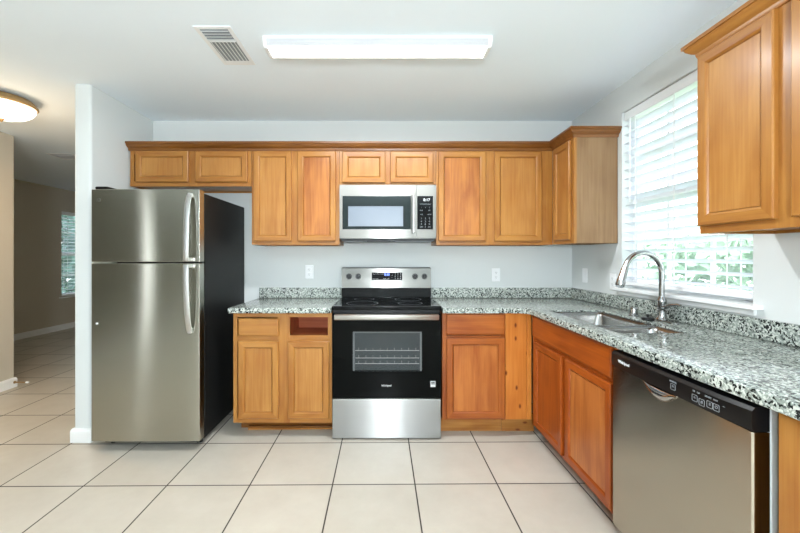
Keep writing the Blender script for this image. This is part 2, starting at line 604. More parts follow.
# wall behind the camera with a glazed door, added to let in fill daylight
PD = (-3.3, -2.2, 2.1)
m = MB()
m.box(XH, PD[0], YB - .12, YB, 0, H).box(PD[1], XR, YB - .12, YB, 0, H).box(PD[0], PD[1], YB - .12, YB, PD[2], H)
struct('wall_front', m, WALL)
m = MB()
for x in (PD[0], (PD[0] + PD[1]) / 2 - .04, PD[1] - .08):
    m.box(x, x + .08, YB - .09, YB - .03, 0, PD[2])
m.box(PD[0], PD[1], YB - .09, YB - .03, PD[2] - .08, PD[2]).box(PD[0], PD[1], YB - .09, YB - .03, 0, .06)
dr = struct('added_door', m, VINYL)  # unseen door, added as a daylight source behind the camera
obj('pane', MB().box(PD[0] + .08, PD[1] - .08, YB - .065, YB - .06, .06, PD[2] - .08), GLASSW, dr, smooth=0)

BPROF = [(0, 0), (.014, 0), (.014, .075), (.010, .088), (.004, .095), (0, .095)]
struct('baseboard_divider', MB().sweep([(XW, -.30), (XW, -.68), (WING_L, -.68), (WING_L, YF)], [(-o, z) for o, z in BPROF][::-1]), WHITE)
struct('baseboard_left', MB().sweep([(XH - .12, .39), (XH, .39), (XH, YB)], [(-o, z) for o, z in BPROF][::-1]), WHITE)
struct('baseboard_far', MB().sweep([(XF, YF), (XF, .39)], [(-o, z) for o, z in BPROF][::-1]), WHITE)


# ------------------------------------------------------------------ windows and blinds
def window(name, xin, side, W, nx, nz):
    """sash in an opening of a wall whose room face is at xin; side = +1 when outside is +x"""
    y0, y1, z0, z1 = W
    a, b = xin + side * .075, xin + side * .105
    m = MB()
    f = .045
    m.box(a, b, y0, y0 + f, z0, z1).box(a, b, y1 - f, y1, z0, z1)
    m.box(a, b, y0 + f, y1 - f, z0, z0 + f).box(a, b, y0 + f, y1 - f, z1 - f, z1)
    zm = (z0 + z1) / 2
    m.box(a, b, y0 + f, y1 - f, zm - .022, zm + .022)
    o = struct(name, m, VINYL)
    m = MB()
    c = (a + b) / 2
    for i in range(1, nx):
        y = y0 + (y1 - y0) * i / nx
        m.box(c - .006, c + .006, y - .010, y + .010, z0 + f, z1 - f)
    for i in range(1, nz):
        z = z0 + (z1 - z0) * i / nz
        if abs(z - zm) > .05:
            m.box(c - .0052, c + .0052, y0 + f, y1 - f, z - .010, z + .010)
    obj('muntin_grid', m, VINYL, o, smooth=0)
    obj('pane', MB().box(c + side * .009, c + side * .011, y0 + f, y1 - f, z0 + f, z1 - f), GLASSW, o, smooth=0)
    return o


def blind(label, xc, W, side, tilt, pitch, group=None, bottom=.0):
    y0, y1, z0, z1 = W
    t = thing('window_blind', label, 'blind', (xc, (y0 + y1) / 2, z0 + bottom), 0, group)
    hw = (y1 - y0) / 2 - .008
    h = z1 - z0 - bottom
    obj('headrail', MB().box(-.028, .028, -hw, hw, h - .062, h - .003), VINYL, t, bevel=.006)
    m = MB()
    z = .055
    sw, ca, sa = .031, math.cos(R(tilt)), math.sin(R(tilt))
    while z < h - .075:
        prof = []
        for k in range(5):
            u = (k / 4 * 2 - 1)
            prof.append((u * sw, .0032 * (1 - u * u)))
        top = [(px * ca - pz * sa * side, z + px * sa * side + pz * ca) for px, pz in prof]
        low = [(px, pz - .0026) for px, pz in top]
        ring = top + low[::-1]
        m.loft([[(px, -hw, pz) for px, pz in ring], [(px, hw, pz) for px, pz in ring]])
        z += pitch
    obj('slats', m, SLAT, t)
    obj('bottom_rail', MB().box(-.026, .026, -hw, hw, .006, .032), VINYL, t, bevel=.005)
    n = 3 if (y1 - y0) > .7 else 2
    for i in range(n):
        yy = -hw + .12 + (2 * hw - .24) * i / (n - 1)
        m = MB()
        for xx in (-.033, .033):
            m.box(xx - .0012, xx + .0012, yy - .003, yy + .003, .03, h - .06)
        obj('ladder_cord', m, VINYL, t, smooth=0)
    return t, hw, h


window('window_1', XR, 1, W1, 3, 4)
struct('trim_1', MB().box(XR - .045, XR + .075, W1[0] - .045, W1[1] + .045, W1[2] - .022, W1[2] - .001).box(XR - .014, XR - .001, W1[0] - .02, W1[1] + .02, W1[2] - .05, W1[2] - .022), WHITE, bevel=.004)
tb, hw, h = blind('white two-inch slat blind over the kitchen window beside the faucet', XR + .037, W1, 1, -17, .060, bottom=.012)
m = MB().tube([(-.034, hw - .07, h - .06), (-.036, hw - .072, h - .35), (-.036, hw - .07, h - .62)], .004, 8)
obj('tilt_wand', m, VINYL, tb)
window('window_2', XF, -1, W2, 2, 4)
struct('trim_2', MB().box(XF - .075, XF + .04, W2[0] - .05, W2[1] + .05, W2[2] - .022, W2[2] - .001), WHITE, bevel=.004)
blind('narrow white slat blind on the window of the dark far room', XF - .037, W2, -1, -12, .060)

# ------------------------------------------------------------------ outdoors seen between the slats
struct('ground_1', MB().box(XR + .13, 30, -12, 14, -.4, -.3), GRASS)
struct('ground_2', MB().box(-30, XF - .13, -8, 20, -.4, -.3), GRASS)


DARKLEAF = plain('shaded_leaf', lin(84, 124, 118), 0.9)  # leaf colour darkened so the far window reads dim


def hedge(name, label, c, size, n, seed, mat=LEAF):
    rr = random.Random(seed)
    m = MB()
    for _ in range(n):
        p = Vector([c[k] + (rr.random() * 2 - 1) * size[k] for k in range(3)])
        u = Vector((rr.uniform(-1, 1), rr.uniform(-1, 1), rr.uniform(-1, 1))).normalized() * .15
        v = u.orthogonal().normalized() * .10
        m.face([m.bm.verts.new(p + q) for q in (-u, v, u, -v)])
    o = obj(name, m, mat, smooth=0)
    o['kind'] = 'stuff'
    return tag(o, label, 'hedge')


hedge('garden_hedge', 'blurred green hedge beyond the kitchen window blind', (7.2, .8, .75), (.6, 6.0, 1.0), 5200, 3)
hedge('garden_hedge', 'darkened hedge raised to dim the far room window', (-8.2, 6.6, 1.3), (.6, 4.5, 1.7), 5200, 4, DARKLEAF)  # made tall enough to cover the sky and dim that window


# ------------------------------------------------------------------ cabinets
def make_door(parent, x0, x1, z0, z1, yf, wv, wh, wp, name='door', fw=.048, th=.019):
    """framed door with a recessed panel; front face at local y = yf"""
    prof = [(0, th), (0, .004), (.0045, 0), (fw - .010, 0), (fw - .004, .0035), (fw, .0095), (fw, th - .003)]
    m = MB()
    rings = []
    for ins, dy in prof:
        rings.append([(x0 + ins, yf + dy, z0 + ins), (x1 - ins, yf + dy, z0 + ins), (x1 - ins, yf + dy, z1 - ins), (x0 + ins, yf + dy, z1 - ins)])
    m.loft(rings, cap0=False, cap1=False, mis=[1, 0, 1, 0])
    m.box(x0 + fw - .006, x1 - fw + .006, yf + th - .0018, yf + th - .0005, z0 + fw - .006, z1 - fw + .006)
    d = obj(name, m, [wv, wh], parent, smooth=0)
    f = fw + .0016
    p = MB().box(x0 + f, x1 - f, yf + .0085, yf + th - .002, z0 + f, z1 - f)
    obj('door_panel', p, wp, d, smooth=0)
    return d


def slab(parent, x0, x1, z0, z1, yf, mat, name='drawer_front', th=.019):
    m = MB()
    rings = []
    for ins, dy in ((0, th), (0, .006), (.004, .002), (.010, 0)):
        rings.append([(x0 + ins, yf + dy, z0 + ins), (x1 - ins, yf + dy, z0 + ins), (x1 - ins, yf + dy, z1 - ins), (x0 + ins, yf + dy, z1 - ins)])
    m.loft(rings)
    return obj(name, m, mat, parent, smooth=0)


def carcass(t, W, d, z0, z1, wv, wy, shelf=True, top=True, sides=None):
    """open-fronted box of 16 mm boards, local y 0 (wall) .. -d"""
    th = .016
    sm = sides or wv
    m = MB()
    m.box(0, th, -d, -.003, z0, z1).box(W - th, W, -d, -.003, z0, z1)
    m.box(th, W - th, -.012, -.003, z0, z1)
    obj('carcass', m, sm, t, smooth=0)
    obj('bottom_board', MB().box(th, W - th, -d, -.012, z0 + .012, z0 + .028), wy, t, smooth=0)
    if top:
        obj('top_board', MB().box(th, W - th, -d, -.012, z1 - th, z1), wy, t, smooth=0)
    if shelf:
        zs = (z0 + z1) / 2
        obj('shelf', MB().box(th, W - th, -d + .02, -.012, zs, zs + .016), wy, t, smooth=0)


def face_frame(t, W, d, z0, z1, wv, wh, stiles, rails, th=.019):
    m = MB()
    for a, b in stiles:
        m.box(a, b, -d - th, -d, z0, z1, 0)
    for x0, x1, a, b in rails:
        m.box(x0, x1, -d - th + .0006, -d, a, b, 1)
    obj('face_frame', m, [wv, wh], t, smooth=0)


UZ, UT = 1.358, 2.118        # wall cabinets' bottom and top
UD = .287                    # carcass depth; frame 19 mm, door 19 mm


def upper(label, x0, x1, z0, doors, zd0, zd1, panels, loc=None, rotz=0, group=None, extra_stile=None, sides=None, name='wall_cabinet'):
    W = x1 - x0
    t = thing(name, label, 'cabinet', loc if loc else (x0, -.002, z0), rotz, group)
    h = UT - z0
    carcass(t, W, UD, 0, h, honey, honey_y, shelf=h > .5, sides=sides)
    st = [(0, .03), extra_stile or (W - .03, W)]
    ds = [(a - x0, b - x0) for a, b in doors] if loc is None else doors
    for (a, b), (c, e) in zip(ds[:-1], ds[1:]):
        st.append((b - .012, c + .012))
    face_frame(t, W, UD, 0, h, honey, honey_h, st, [(.03, st[1][0], 0, .04), (.03, st[1][0], h - .05, h)])
    for (a, b), pm in zip(ds, panels):
        make_door(t, a, b, zd0 - z0, zd1 - z0, -UD - .0385, honey, honey_h, pm)
    return t


upper('short two-door honey wood cabinet over the refrigerator', -1.995, -1.046, 1.8145, [(-1.946, -1.534), (-1.479, -1.075)], 1.846, 2.088, [pale, pale])
upper('tall two-door wall cabinet between refrigerator cabinet and microwave', -1.043, -.356, UZ, [(-1.024, -.728), (-.681, -.384)], 1.386, 2.088, [pale, cherry])
upper('short two-door wall cabinet directly above the microwave', -.354, .397, 1.829, [(-.331, .003), (.043, .377)], 1.842, 2.084, [pale, pale])
upper('tall two-door wall cabinet to the right of the microwave', .400, 1.312, UZ, [(.416, .786), (.853, 1.222)], 1.386, 2.084, [cherry, pale], extra_stile=(.81, .912))
upper('narrow wall cabinet in the corner, one door, its dull side panel facing out', 0, .325, UZ, [(.045, .292)], 1.386, 2.084, [pale],
      loc=(XR - .002, -.312, UZ), rotz=-PI / 2, sides=endveneer)
upper('large wall cabinet in the foreground, between window and picture edge above the dishwasher', 0, .66, UZ, [(.006, .308), (.360, .650)], 1.39, 2.09, [pale, pale],
      loc=(XR - .002, -1.665, UZ), rotz=-PI / 2)

CROWN = [(0, 2.092), (.006, 2.092), (.010, 2.104), (.010, 2.110), (.020, 2.116), (.034, 2.130), (.038, 2.140), (.044, 2.142), (.044, 2.156), (0, 2.156)]
yo = -.002 - UD - .0195
tag(obj('crown_molding', MB().sweep([(XW + .004, yo), (1.3115, yo), (1.3115, -.6385), (XR - .003, -.6385)], CROWN), crown_w, smooth=30),
    'brown crown molding running along the back wall cabinets into the corner', 'molding')
tag(obj('crown_molding', MB().sweep([(XR - .003, -1.6635), (1.3115, -1.6635), (1.3115, -2.326)], CROWN), honey_y, smooth=30),
    'crown molding on top of the large foreground cabinet by the window', 'molding')

CT, CB = .910, .872          # counter top and underside
BD = .591


def base(label, W, loc, rotz, woods, doors, drawers, zb, panels, hole=None, toe=True, zt=CB - .002, toemat=None, extra=None, top=True, stile=.028, BD=BD, toe_in=.072):
    wv, wh = woods
    t = thing('base_cabinet', label, 'cabinet', loc, rotz)
    carcass(t, W, BD, zb, zt, wv, wh, shelf=False, top=top)
    zr = .69
    st = [extra or (0, stile), (W - stile, W)]
    for (a, b, *_), (c, e, *_) in zip(doors[:-1], doors[1:]):
        st.append((b - .010, c + .010))
    xa = st[0][1]
    x1 = W - stile
    face_frame(t, W, BD, zb, zt, wv, wh, st, [(xa, x1, zb, zb + .035), (xa, x1, zr - .02, zr + .022), (xa, x1, zt - .03, zt)])
    yf = -BD - .0385
    for (a, b, c, d), pm in zip(doors, panels):
        make_door(t, a, b, c, d, yf, wv, wh, pm)
    for q in drawers:
        slab(t, *q, yf, wh)
    if hole:
        a, b, c, d = hole
        m = MB().box(a - .004, b + .004, -BD + .001, -.02, c - .012, c - .004).box(a - .010, a - .004, -BD + .001, -.02, c - .004, d + .003).box(b + .004, b + .010, -BD + .001, -.02, c - .004, d + .003)
        m.box(a - .010, b + .010, -.30, -.29, c - .004, d + .003)
        obj('drawer_bay', m, inside, t, smooth=0)
    if toe:
        obj('toe_kick', MB().box(0, W, -BD + toe_in, -BD + toe_in + .018, 0, zb - .0005), toemat or wv, t, smooth=0)
    return t


x0 = -1.063
base('honey wood base cabinet beside the refrigerator, one drawer front missing', .691, (x0, -.002, 0), 0, (honey, honey_h),
     [(.039, .320, .134, .674), (.386, .673, .134, .674)], [(.039, .320, .710, .834)], .100, [pale, pale],
     hole=(.390, .663, .712, .836), toemat=crown_w, toe_in=.125)
x0 = .402
base('amber one-door base cabinet between the range and the corner', .440, (x0, -.002, 0), 0, (amber, amber_h),
     [(.028, .434, .137, .695)], [(.028, .434, .719, .862)], .122, [amber_p], toemat=knotty_h)
t = thing('corner_filler', 'knotty pine filler board in the corner beside the amber base cabinet', 'filler board', (.844, -.593, 0))
obj('board', MB().box(0, .150, -.019, 0, .124, CB - .003), knotty, t, bevel=.001, smooth=0)
obj('corner_strip', MB().box(.152, .183, -.021, -.001, .124, CB - .003), knotty_plain, t, bevel=.002, smooth=0)
obj('toe_kick', MB().box(0, .235, .070, .088, 0, .122), knotty_h, t, smooth=0)
SY = -.636
base('rust-stained two-door sink base cabinet under the sink', .942, (XR - .002, SY, 0), -PI / 2, (rust, rust_h),
     [(.058, .448, .122, .692), (.490, .913, .122, .692)], [(.030, .913, .717, .862)], .100, [rust, amber_p], toemat=honey, top=False, BD=.571)
base('plain wood base cabinet past the dishwasher at the counter end', .72, (XR - .002, -2.240, 0), -PI / 2, (honey, honey_h),
     [(.20, .44, .122, .692), (.46, .70, .122, .692)], [(.20, .70, .717, .85)], .100, [pale, pale], extra=(.0, .19), BD=.571)

# loose strips left under the open toe space
t = thing('loose_trim_strip', 'loose thin wooden strip lying under the cabinet beside the refrigerator', 'wood strip', (-.70, -.492, .0), R(0.8))
obj('strip', MB().box(-.30, .33, -.012, .012, .001, .013), honey_h, t, bevel=.001, smooth=0)
obj('nailed_lip', MB().box(-.30, .33, -.006, .012, .0135, .024), crown_w, t, bevel=.001, smooth=0)

# ------------------------------------------------------------------ countertops
m = filled([[(-1.085, -.652), (-.374, -.652), (-.374, -.0025), (-1.085, -.0025)]], CT - .038, CT, .007)
t = thing('countertop', 'short speckled granite countertop beside the refrigerator', 'countertop', (0, 0, 0))
obj('slab', m, GRAN, t)
obj('backsplash', filled([[(-1.083, -.021), (-.374, -.021), (-.374, -.0025), (-1.083, -.0025)]], CT + .0006, .998, .003), GRAN, t)

SK = (1.085, 1.425, -1.492, -.768)     # sink opening x0,x1,y0,y1
XE = .985
corner = [(XE - .07 + .07 * math.sin(R(a)), -.652 - .07 + .07 * math.cos(R(a))) for a in range(0, 91, 15)]
outer = [(.400, -.652)] + corner + [(XE, -3.0), (XR - .0025, -3.0), (XR - .0025, -.0025), (.400, -.0025)]
t = thing('countertop', 'L-shaped speckled granite countertop holding the sink', 'countertop', (0, 0, 0))
SKL = (SK[0] - .032, SK[1] + .032, SK[2] - .032, SK[3] + .032)
obj('slab', join(filled([outer, rrect(*SK, .028)], CT - .010, CT, .003), filled([outer, rrect(*SKL, .05)], CT - .038, CT - .0085, .003)), GRAN, t)
obj('backsplash', filled([[(.400, -.021), (XR - .021, -.021), (XR - .021, -3.0), (XR - .0025, -3.0), (XR - .0025, -.0025), (.400, -.0025)]], CT + .0006, .998, .003), GRAN, t)

# ------------------------------------------------------------------ sink and faucet
t = thing('kitchen_sink', 'stainless double bowl sink set into the granite countertop', 'sink', (0, 0, 0))
RZ = CT - .0105
yd = -1.240
bowls = [(SK[0] + .003, SK[1] - .003, yd + .012, SK[3] - .003), (SK[0] + .003, SK[1] - .003, SK[2] + .003, yd - .012)]
rim_out = rrect(SK[0] - .025, SK[1] + .025, SK[2] - .025, SK[3] + .025, .05)
obj('rim', filled([rim_out] + [rrect(*b, .03) for b in bowls], RZ - .004, RZ, .001), SINKSS, t)
for b in bowls:
    m = MB()
    rings = []
    for ins, z, rr in ((0, 0, .03), (.004, -.02, .04), (.010, -.14, .06), (.022, -.165, .07), (.05, -.178, .07), (.09, -.181, .05)):
        rings.append([(x, y, RZ - .003 + z) for x, y in rrect(b[0] + ins, b[1] - ins, b[2] + ins, b[3] - ins, rr, 6)])
    m.loft(rings, cap0=False)
    bo = obj('bowl', m, SINKSS, t, smooth=60)
    so = bo.modifiers.new('thickness', 'SOLIDIFY'); so.thickness = .0015; so.offset = -1
    cx, cy = (b[0] + b[1]) / 2, (b[2] + b[3]) / 2
    m = MB().lathe([(.045, 0), (.045, .003), (.036, .004), (.030, -.0005), (.012, .001)], (cx, cy, RZ - .184 + .0025))
    obj('drain', m, CHROME, bo)

t = thing('faucet', 'tall chrome gooseneck faucet with pull-down head behind the sink', 'faucet', (1.538, -1.150, CT))
m = MB().lathe([(.030, .0), (.030, .008), (.025, .014), (.022, .03), (.0215, .10), (.024, .105), (.024, .112), (.016, .125), (.0135, .14)])
obj('body', m, CHROME, t)
arc = []
Rr, zc = .112, .262
dirx, diry = -.985, -.09
for i in range(6):
    arc.append((0, 0, .13 + (zc - .13) * i / 5))
for i in range(1, 20):
    a = R(166 * i / 19)
    q = Rr - Rr * math.cos(a)
    arc.append((dirx * q, diry * q, zc + Rr * math.sin(a)))
obj('gooseneck_spout', MB().tube(arc, .0145, 18), CHROME, t)
e, e0 = Vector(arc[-1]), Vector(arc[-2])
d = (e - e0).normalized()
m = MB().tube([e - d * .004, e + d * .006, e + d * .03, e + d * .07, e + d * .095, e + d * .102], [.0165, .0175, .0185, .0225, .0235, .0215], 20)
sp = obj('spray_head', m, CHROME, t)
obj('nozzle', MB().tube([e + d * .1025, e + d * .108], [.0185, .0175], 20), GREY, sp)
m = MB().tube([(.0, -.018, .07), (.0, -.032, .075)], [.017, .016], 16)
hd = obj('handle', m.tube([(0, -.032, .078), (.004, -.060, .092), (.006, -.105, .100), (.006, -.125, .098)], [.011, .009, .008, .006], 14), CHROME, t)
m = filled([rrect(-.030, .030, -.125, .125, .028)], 0, .006, .002)
obj('deck_plate', m, CHROME, t)

t = thing('air_gap', 'small round chrome air gap cap on the countertop beyond the faucet', 'sink fitting', (1.492, -.985, CT))
obj('cap', MB().lathe([(.024, 0), (.024, .034), (.022, .044), (.014, .050), (.004, .051)]), CHROME, t)
obj('collar', MB().lathe([(.029, 0.0003), (.029, .005), (.0245, .008)]), CHROME, t)
t = thing('sink_stopper', 'black rubber sink stopper lying at the sink edge by the faucet', 'stopper', (1.464, -1.165 + .02, CT))
obj('disc', MB().lathe([(.028, 0), (.031, .004), (.031, .012), (.026, .016), (.008, .017)]), RUBBER, t)
obj('knob', MB().lathe([(.006, .017), (.006, .024), (.010, .027), (.009, .032), (.003, .034)]), RUBBER, t)

# ------------------------------------------------------------------ refrigerator
t = thing('refrigerator', 'dark stainless top-freezer refrigerator with charcoal sides', 'refrigerator', (-1.910, -.02, 0))
FW, FD = .704, .786
obj('case', MB().box(.004, FW - .004, -FD + .085, 0, .045, 1.688), CASE, t, bevel=.006)
obj('gasket', MB().box(.012, FW - .012, -FD + .070, -FD + .0845, .075, 1.68), RUBBER, t, smooth=0)


def fridge_door(name, z0, z1):
    m = MB()
    n = 12
    fr, bk = [], []
    for i in range(n + 1):
        x = FW * i / n
        u = i / n * 2 - 1
        fr.append((x, -FD + .010 * u * u * abs(u) ** 1.0 * .6))
    ring = [(0.0, -FD + .070)] + [(0.0, -FD + .018)] + [(x, y) for x, y in fr[0:1]] + fr[1:-1] + [fr[-1]] + [(FW, -FD + .018), (FW, -FD + .070)]
    m.loft([[(x, y, z0) for x, y in ring], [(x, y, z1) for x, y in ring]])
    return obj(name, m, SS_DARK, t, bevel=.004)


fz = fridge_door('freezer_door', 1.230, 1.703)
fd = fridge_door('fridge_door', .062, 1.221)


def strap(zs, ys, parent, name='handle'):
    """bowed strap handle"""
    m = MB()
    rings = []
    for z, y in zip(zs, ys):
        rings.append([(.632, -FD - y + .010, z), (.630, -FD - y + .002, z), (.636, -FD - y, z), (.658, -FD - y, z), (.664, -FD - y + .002, z), (.662, -FD - y + .010, z)])
    m.loft(rings)
    return obj(name, m, SS_LIGHT, parent, smooth=50)


zs = [1.672, 1.655, 1.60, 1.50, 1.40, 1.30, 1.240, 1.2365]
strap(zs, [.006, .022, .040, .052, .058, .060, .060, .056], fz)
obj('handle_post', MB().box(.638, .658, -FD - .052, -FD + .004, 1.236, 1.258), SS_LIGHT, fz, bevel=.003)
obj('handle_post', MB().box(.638, .660, -FD - .018, -FD + .004, 1.650, 1.676), SS_LIGHT, fz, bevel=.003)
zs = [1.2145, 1.211, 1.16, 1.05, .95, .85, .790, .772]
strap(zs, [.056, .060, .060, .056, .048, .034, .018, .006], fd)
obj('handle_post', MB().box(.638, .658, -FD - .052, -FD + .004, 1.194, 1.215), SS_LIGHT, fd, bevel=.003)
obj('handle_post', MB().box(.636, .660, -FD - .016, -FD + .004, .768, .800), SS_LIGHT, fd, bevel=.003)
m = MB().cyl((.052, -FD + .006, 1.632), (0, -1, 0), .013, .0065, 28)
em = obj('emblem', m, SS_MW, fz)
for body, dy, sz in (('G', -.003, .014), ('E', .004, .014)):
    obj('emblem_lettering', text_mb(body, sz, front_text(.052 + dy * 1.1, -FD - .0008, 1.632)), SS_DARK, em, smooth=0)
obj('door_plug', MB().cyl((.040, -FD + .006, .830), (0, -1, 0), .006, .007, 16), WHITE, fd)
obj('hinge_cover', MB().box(.02, .10, -FD + .01, -FD + .16, 1.7045, 1.722), BLACK, t, bevel=.005)
obj('center_hinge', MB().box(.01, .13, -FD + .016, -FD + .06, 1.2225, 1.2285), SS_LIGHT, t, smooth=0)
obj('base_grille', MB().box(.03, FW - .03, -FD + .085, -FD + .10, .018, .058), BLACK, t, bevel=.003)
for x in (.06, FW - .06):
    for y in (-FD + .13, -.06):
        obj('foot', MB().cyl((x, y, 0), (0, 0, 1), .02, .046, 16), RUBBER, t)

# ------------------------------------------------------------------ range
RX, RW = -.366, .754
t = thing('range', 'freestanding electric range with black glass oven door and steel drawer', 'oven', (RX, -.006, 0))
RDp = .648                     # door face, local -y
obj('body', MB().box(.002, RW - .002, -.61, -.045, .03, .895).box(.002, RW - .002, -.045, -.008, .03, 1.0), BLACK, t, bevel=.003)
ck = obj('cooktop', MB().box(-.001, RW + .001, -RDp - .004, -.09, .8955, .924), BLACKGLASS, t, bevel=.006)
for x, y, r in ((.20, -.49, .115), (.55, -.49, .09), (.20, -.23, .08), (.55, -.23, .105)):
    m = MB()
    m.lathe([(r, 0), (r - .003, 0)], (x, y, .9242), 48, cap0=False, cap1=False)
    obj('burner_ring', m, GREYINK, ck, smooth=0)
# drawer
obj('storage_drawer', MB().box(.002, RW - .002, -RDp, -.612  , .010, .282), SS, t, bevel=.004)
# oven door with a real window
wx0, wx1, wz0, wz1 = .143, .621, .472, .748
dz0, dz1 = .290, .872
m = MB()
m.box(.002, wx0, -RDp, -.615, dz0, dz1).box(wx1, RW - .002, -RDp, -.615, dz0, dz1)
m.box(wx0, wx1, -RDp, -.615, dz0, wz0).box(wx0, wx1, -RDp, -.615, wz1, dz1)
od = obj('oven_door', m, plain('oven_black_glass', lin(7, 9, 9), .06, spec=.07), t, smooth=0)
obj('window_pane', MB().box(wx0 + .001, wx1 - .001, -RDp + .002, -RDp + .006, wz0 + .001, wz1 - .001), OVENGLASS, od, smooth=0)
m = MB()
for a, b in ((wx0 + .001, wx0 + .013), (wx1 - .013, wx1 - .001)):
    m.box(a, b, -RDp + .008, -RDp + .012, wz0 + .003, wz1 - .004)
m.box(wx0 + .001, wx1 - .001, -RDp + .010, -RDp + .014, wz1 - .012, wz1 - .004)
obj('window_trim', m, GREY, od, smooth=0)
hm = MB()
rings = []
for x in (.022, .026, RW - .026, RW - .022):
    e_ = .003 if x in (.022, RW - .022) else 0
    rings.append([(x, -RDp - .020, .832 + e_), (x, -RDp - .050 + e_, .834 + e_), (x, -RDp - .056 + e_, .842), (x, -RDp - .056 + e_, .866), (x, -RDp - .050 + e_, .872 - e_), (x, -RDp - .020, .872 - e_)])
hm.loft(rings)
hn = obj('handle', hm, SS_LIGHT, od, smooth=40)
for x in (.05, RW - .05):
    obj('handle_mount', MB().box(x - .012, x + .012, -RDp - .0195, -RDp + .001, .836, .868), BLACK, hn, bevel=.002)
obj('lettering', text_mb('Whirlpool', .0165, front_text(.376, -RDp - .0006, .375), bold=True), INK, od, smooth=0)
m = MB().box(.680, .714, -RDp - .001, -RDp + .002, .366, .406)
stk = obj('energy_sticker', m, INK, od, smooth=0)
m = MB().box(.684, .710, -RDp - .0018, -RDp - .001, .384, .402)
obj('sticker_print', m, DGREY, stk, smooth=0)
obj('sticker_lettering', text_mb('energy', .009, front_text(.697, -RDp - .0024, .393)), INK, stk, smooth=0)
# racks inside the cavity
obj('oven_cavity', MB().box(.08, RW - .08, -.6145, -.6115,   .43, .80), CAVITY, t, smooth=0)
for z in (.517, .556, .608):
    m = MB()
    m.box(wx0 + .016, wx1 - .016, -RDp + .026, -RDp + .029, z, z + .0042)
    for i in range(9):
        x = wx0 + .04 + i * (wx1 - wx0 - .08) / 8
        m.box(x - .001, x + .001, -RDp + .022, -RDp + .0255, z + .0005, z + .022)
    obj('rack', m, SS_LIGHT, t, smooth=0)
# back guard
gy = -.086
m = MB()
for xs in ((.0, RW),):
    a, b = xs
    ring = [(-.010, .9245), (gy, .9245), (gy + .004, .996), (gy + .014, 1.168), (-.010, 1.176)]
    m.loft([[(a, y, z) for y, z in ring], [(b, y, z) for y, z in ring]])
obj('backguard', m, BLACKGLASS, t, bevel=.003)
rg = [(gy - .001, 1.000), (gy - .006, 1.003), (gy + .004, 1.166), (gy + .012, 1.171), (gy + .016, 1.168), (gy + .005, 1.0)]
cp = obj('control_panel', MB().loft([[(.001, y, z) for y, z in rg], [(RW - .001, y, z) for y, z in rg]]), SS_MW, t, smooth=20)
tl = math.degrees(math.atan2(.010, .163))
yz = lambda z: gy - .006 + (z - 1.003) * .010 / .163
for x in (.0625, .141, .619, .698):
    z = 1.099
    nrm = Vector((0, -math.cos(R(tl)), -math.sin(R(tl)) * -1)).normalized()
    k = MB().cyl((x, yz(z), z), nrm, .0235, .005, 28).cyl(Vector((x, yz(z), z)) + nrm * .005, nrm, .020, .018, 28, r2=.017)
    k.box(x - .0025, x + .0025, yz(z) - .030, yz(z) - .004, z - .018, z + .018)
    obj('knob', k, BLACK, cp)
m = MB()
m.loft([[(.255, yz(1.068) - .0015, 1.068), (.510, yz(1.068) - .0015, 1.068), (.510, yz(1.131) - .0015, 1.131), (.255, yz(1.131) - .0015, 1.131)],
        [(.255, yz(1.068) + .002, 1.068), (.510, yz(1.068) + .002, 1.068), (.510, yz(1.131) + .002, 1.131), (.255, yz(1.131) + .002, 1.131)]])
ds = obj('display', m, DISPLAY, cp, smooth=0)
obj('clock_digits', text_mb('8:30', .026, front_text(.382, yz(1.113) - .0022, 1.113, tl), bold=True), BLUE_LED, ds, smooth=0)
km = None
for i, (x, z, s) in enumerate([(.275, 1.118, 'BAKE'), (.308, 1.118, 'BROIL'), (.341, 1.118, 'WARM'), (.272, 1.078, 'LIGHT'), (.300, 1.078, 'LOCK'),
                               (.365, 1.080, 'START'), (.396, 1.080, 'OFF'), (.425, 1.108, '+'), (.425, 1.092, '-'),
                               (.452, 1.118, '1'), (.474, 1.118, '2'), (.496, 1.118, '3'), (.452, 1.100, '4'), (.474, 1.100, '5'), (.496, 1.100, '6'),
                               (.452, 1.081, '7'), (.474, 1.081, '8'), (.496, 1.081, '9')]):
    sz = .009 if len(s) > 1 else .015
    tm = text_mb(s, sz, front_text(x, yz(z) - .0022, z, tl))
    km = tm if km is None else join(km, tm)
obj('key_lettering', km, INK, ds, smooth=0)
for x in (.06, RW - .06):
    for y in (-.60, -.10):
        obj('foot', MB().cyl((x, y, 0), (0, 0, 1), .018, .0295, 16), RUBBER, t)

# ------------------------------------------------------------------ microwave
MX, MW, MZ, MH, MD = -.350, .744, 1.393, .424, .352
t = thing('microwave', 'over-the-range stainless microwave with black control panel', 'microwave', (MX, -.004, MZ))
obj('case', MB().box(.003, MW - .003, -MD + .03, -.002, .006, MH), DGREY, t, bevel=.003)
s = 129.8
px = lambda u: (u - 385) / s - MX
pz = lambda v: CAM_Z - (v - 257) / s - MZ
ds_ = px(416.3)
gx0, gx1, gz0, gz1 = px(342.4), px(411), pz(229.3), pz(196)
m = MB()
m.box(0, gx0, -MD, -MD + .029, 0.012, MH).box(gx1, ds_ - .001, -MD, -MD + .029, .012, MH)
m.box(gx0, gx1, -MD, -MD + .029, .012, gz0).box(gx0, gx1, -MD, -MD + .029, gz1, MH)
md = obj('door', m, SS_MW, t, smooth=0)
m = MB()
a0, a1, c0, c1 = px(348), px(403.3), pz(226.3), pz(206)
m.box(gx0 + .001, a0, -MD + .001, -MD + .02, gz0, gz1).box(a1, gx1 - .001, -MD + .001, -MD + .02, gz0, gz1)
m.box(a0, a1, -MD + .001, -MD + .02, gz0, c0).box(a0, a1, -MD + .001, -MD + .02, c1, gz1)
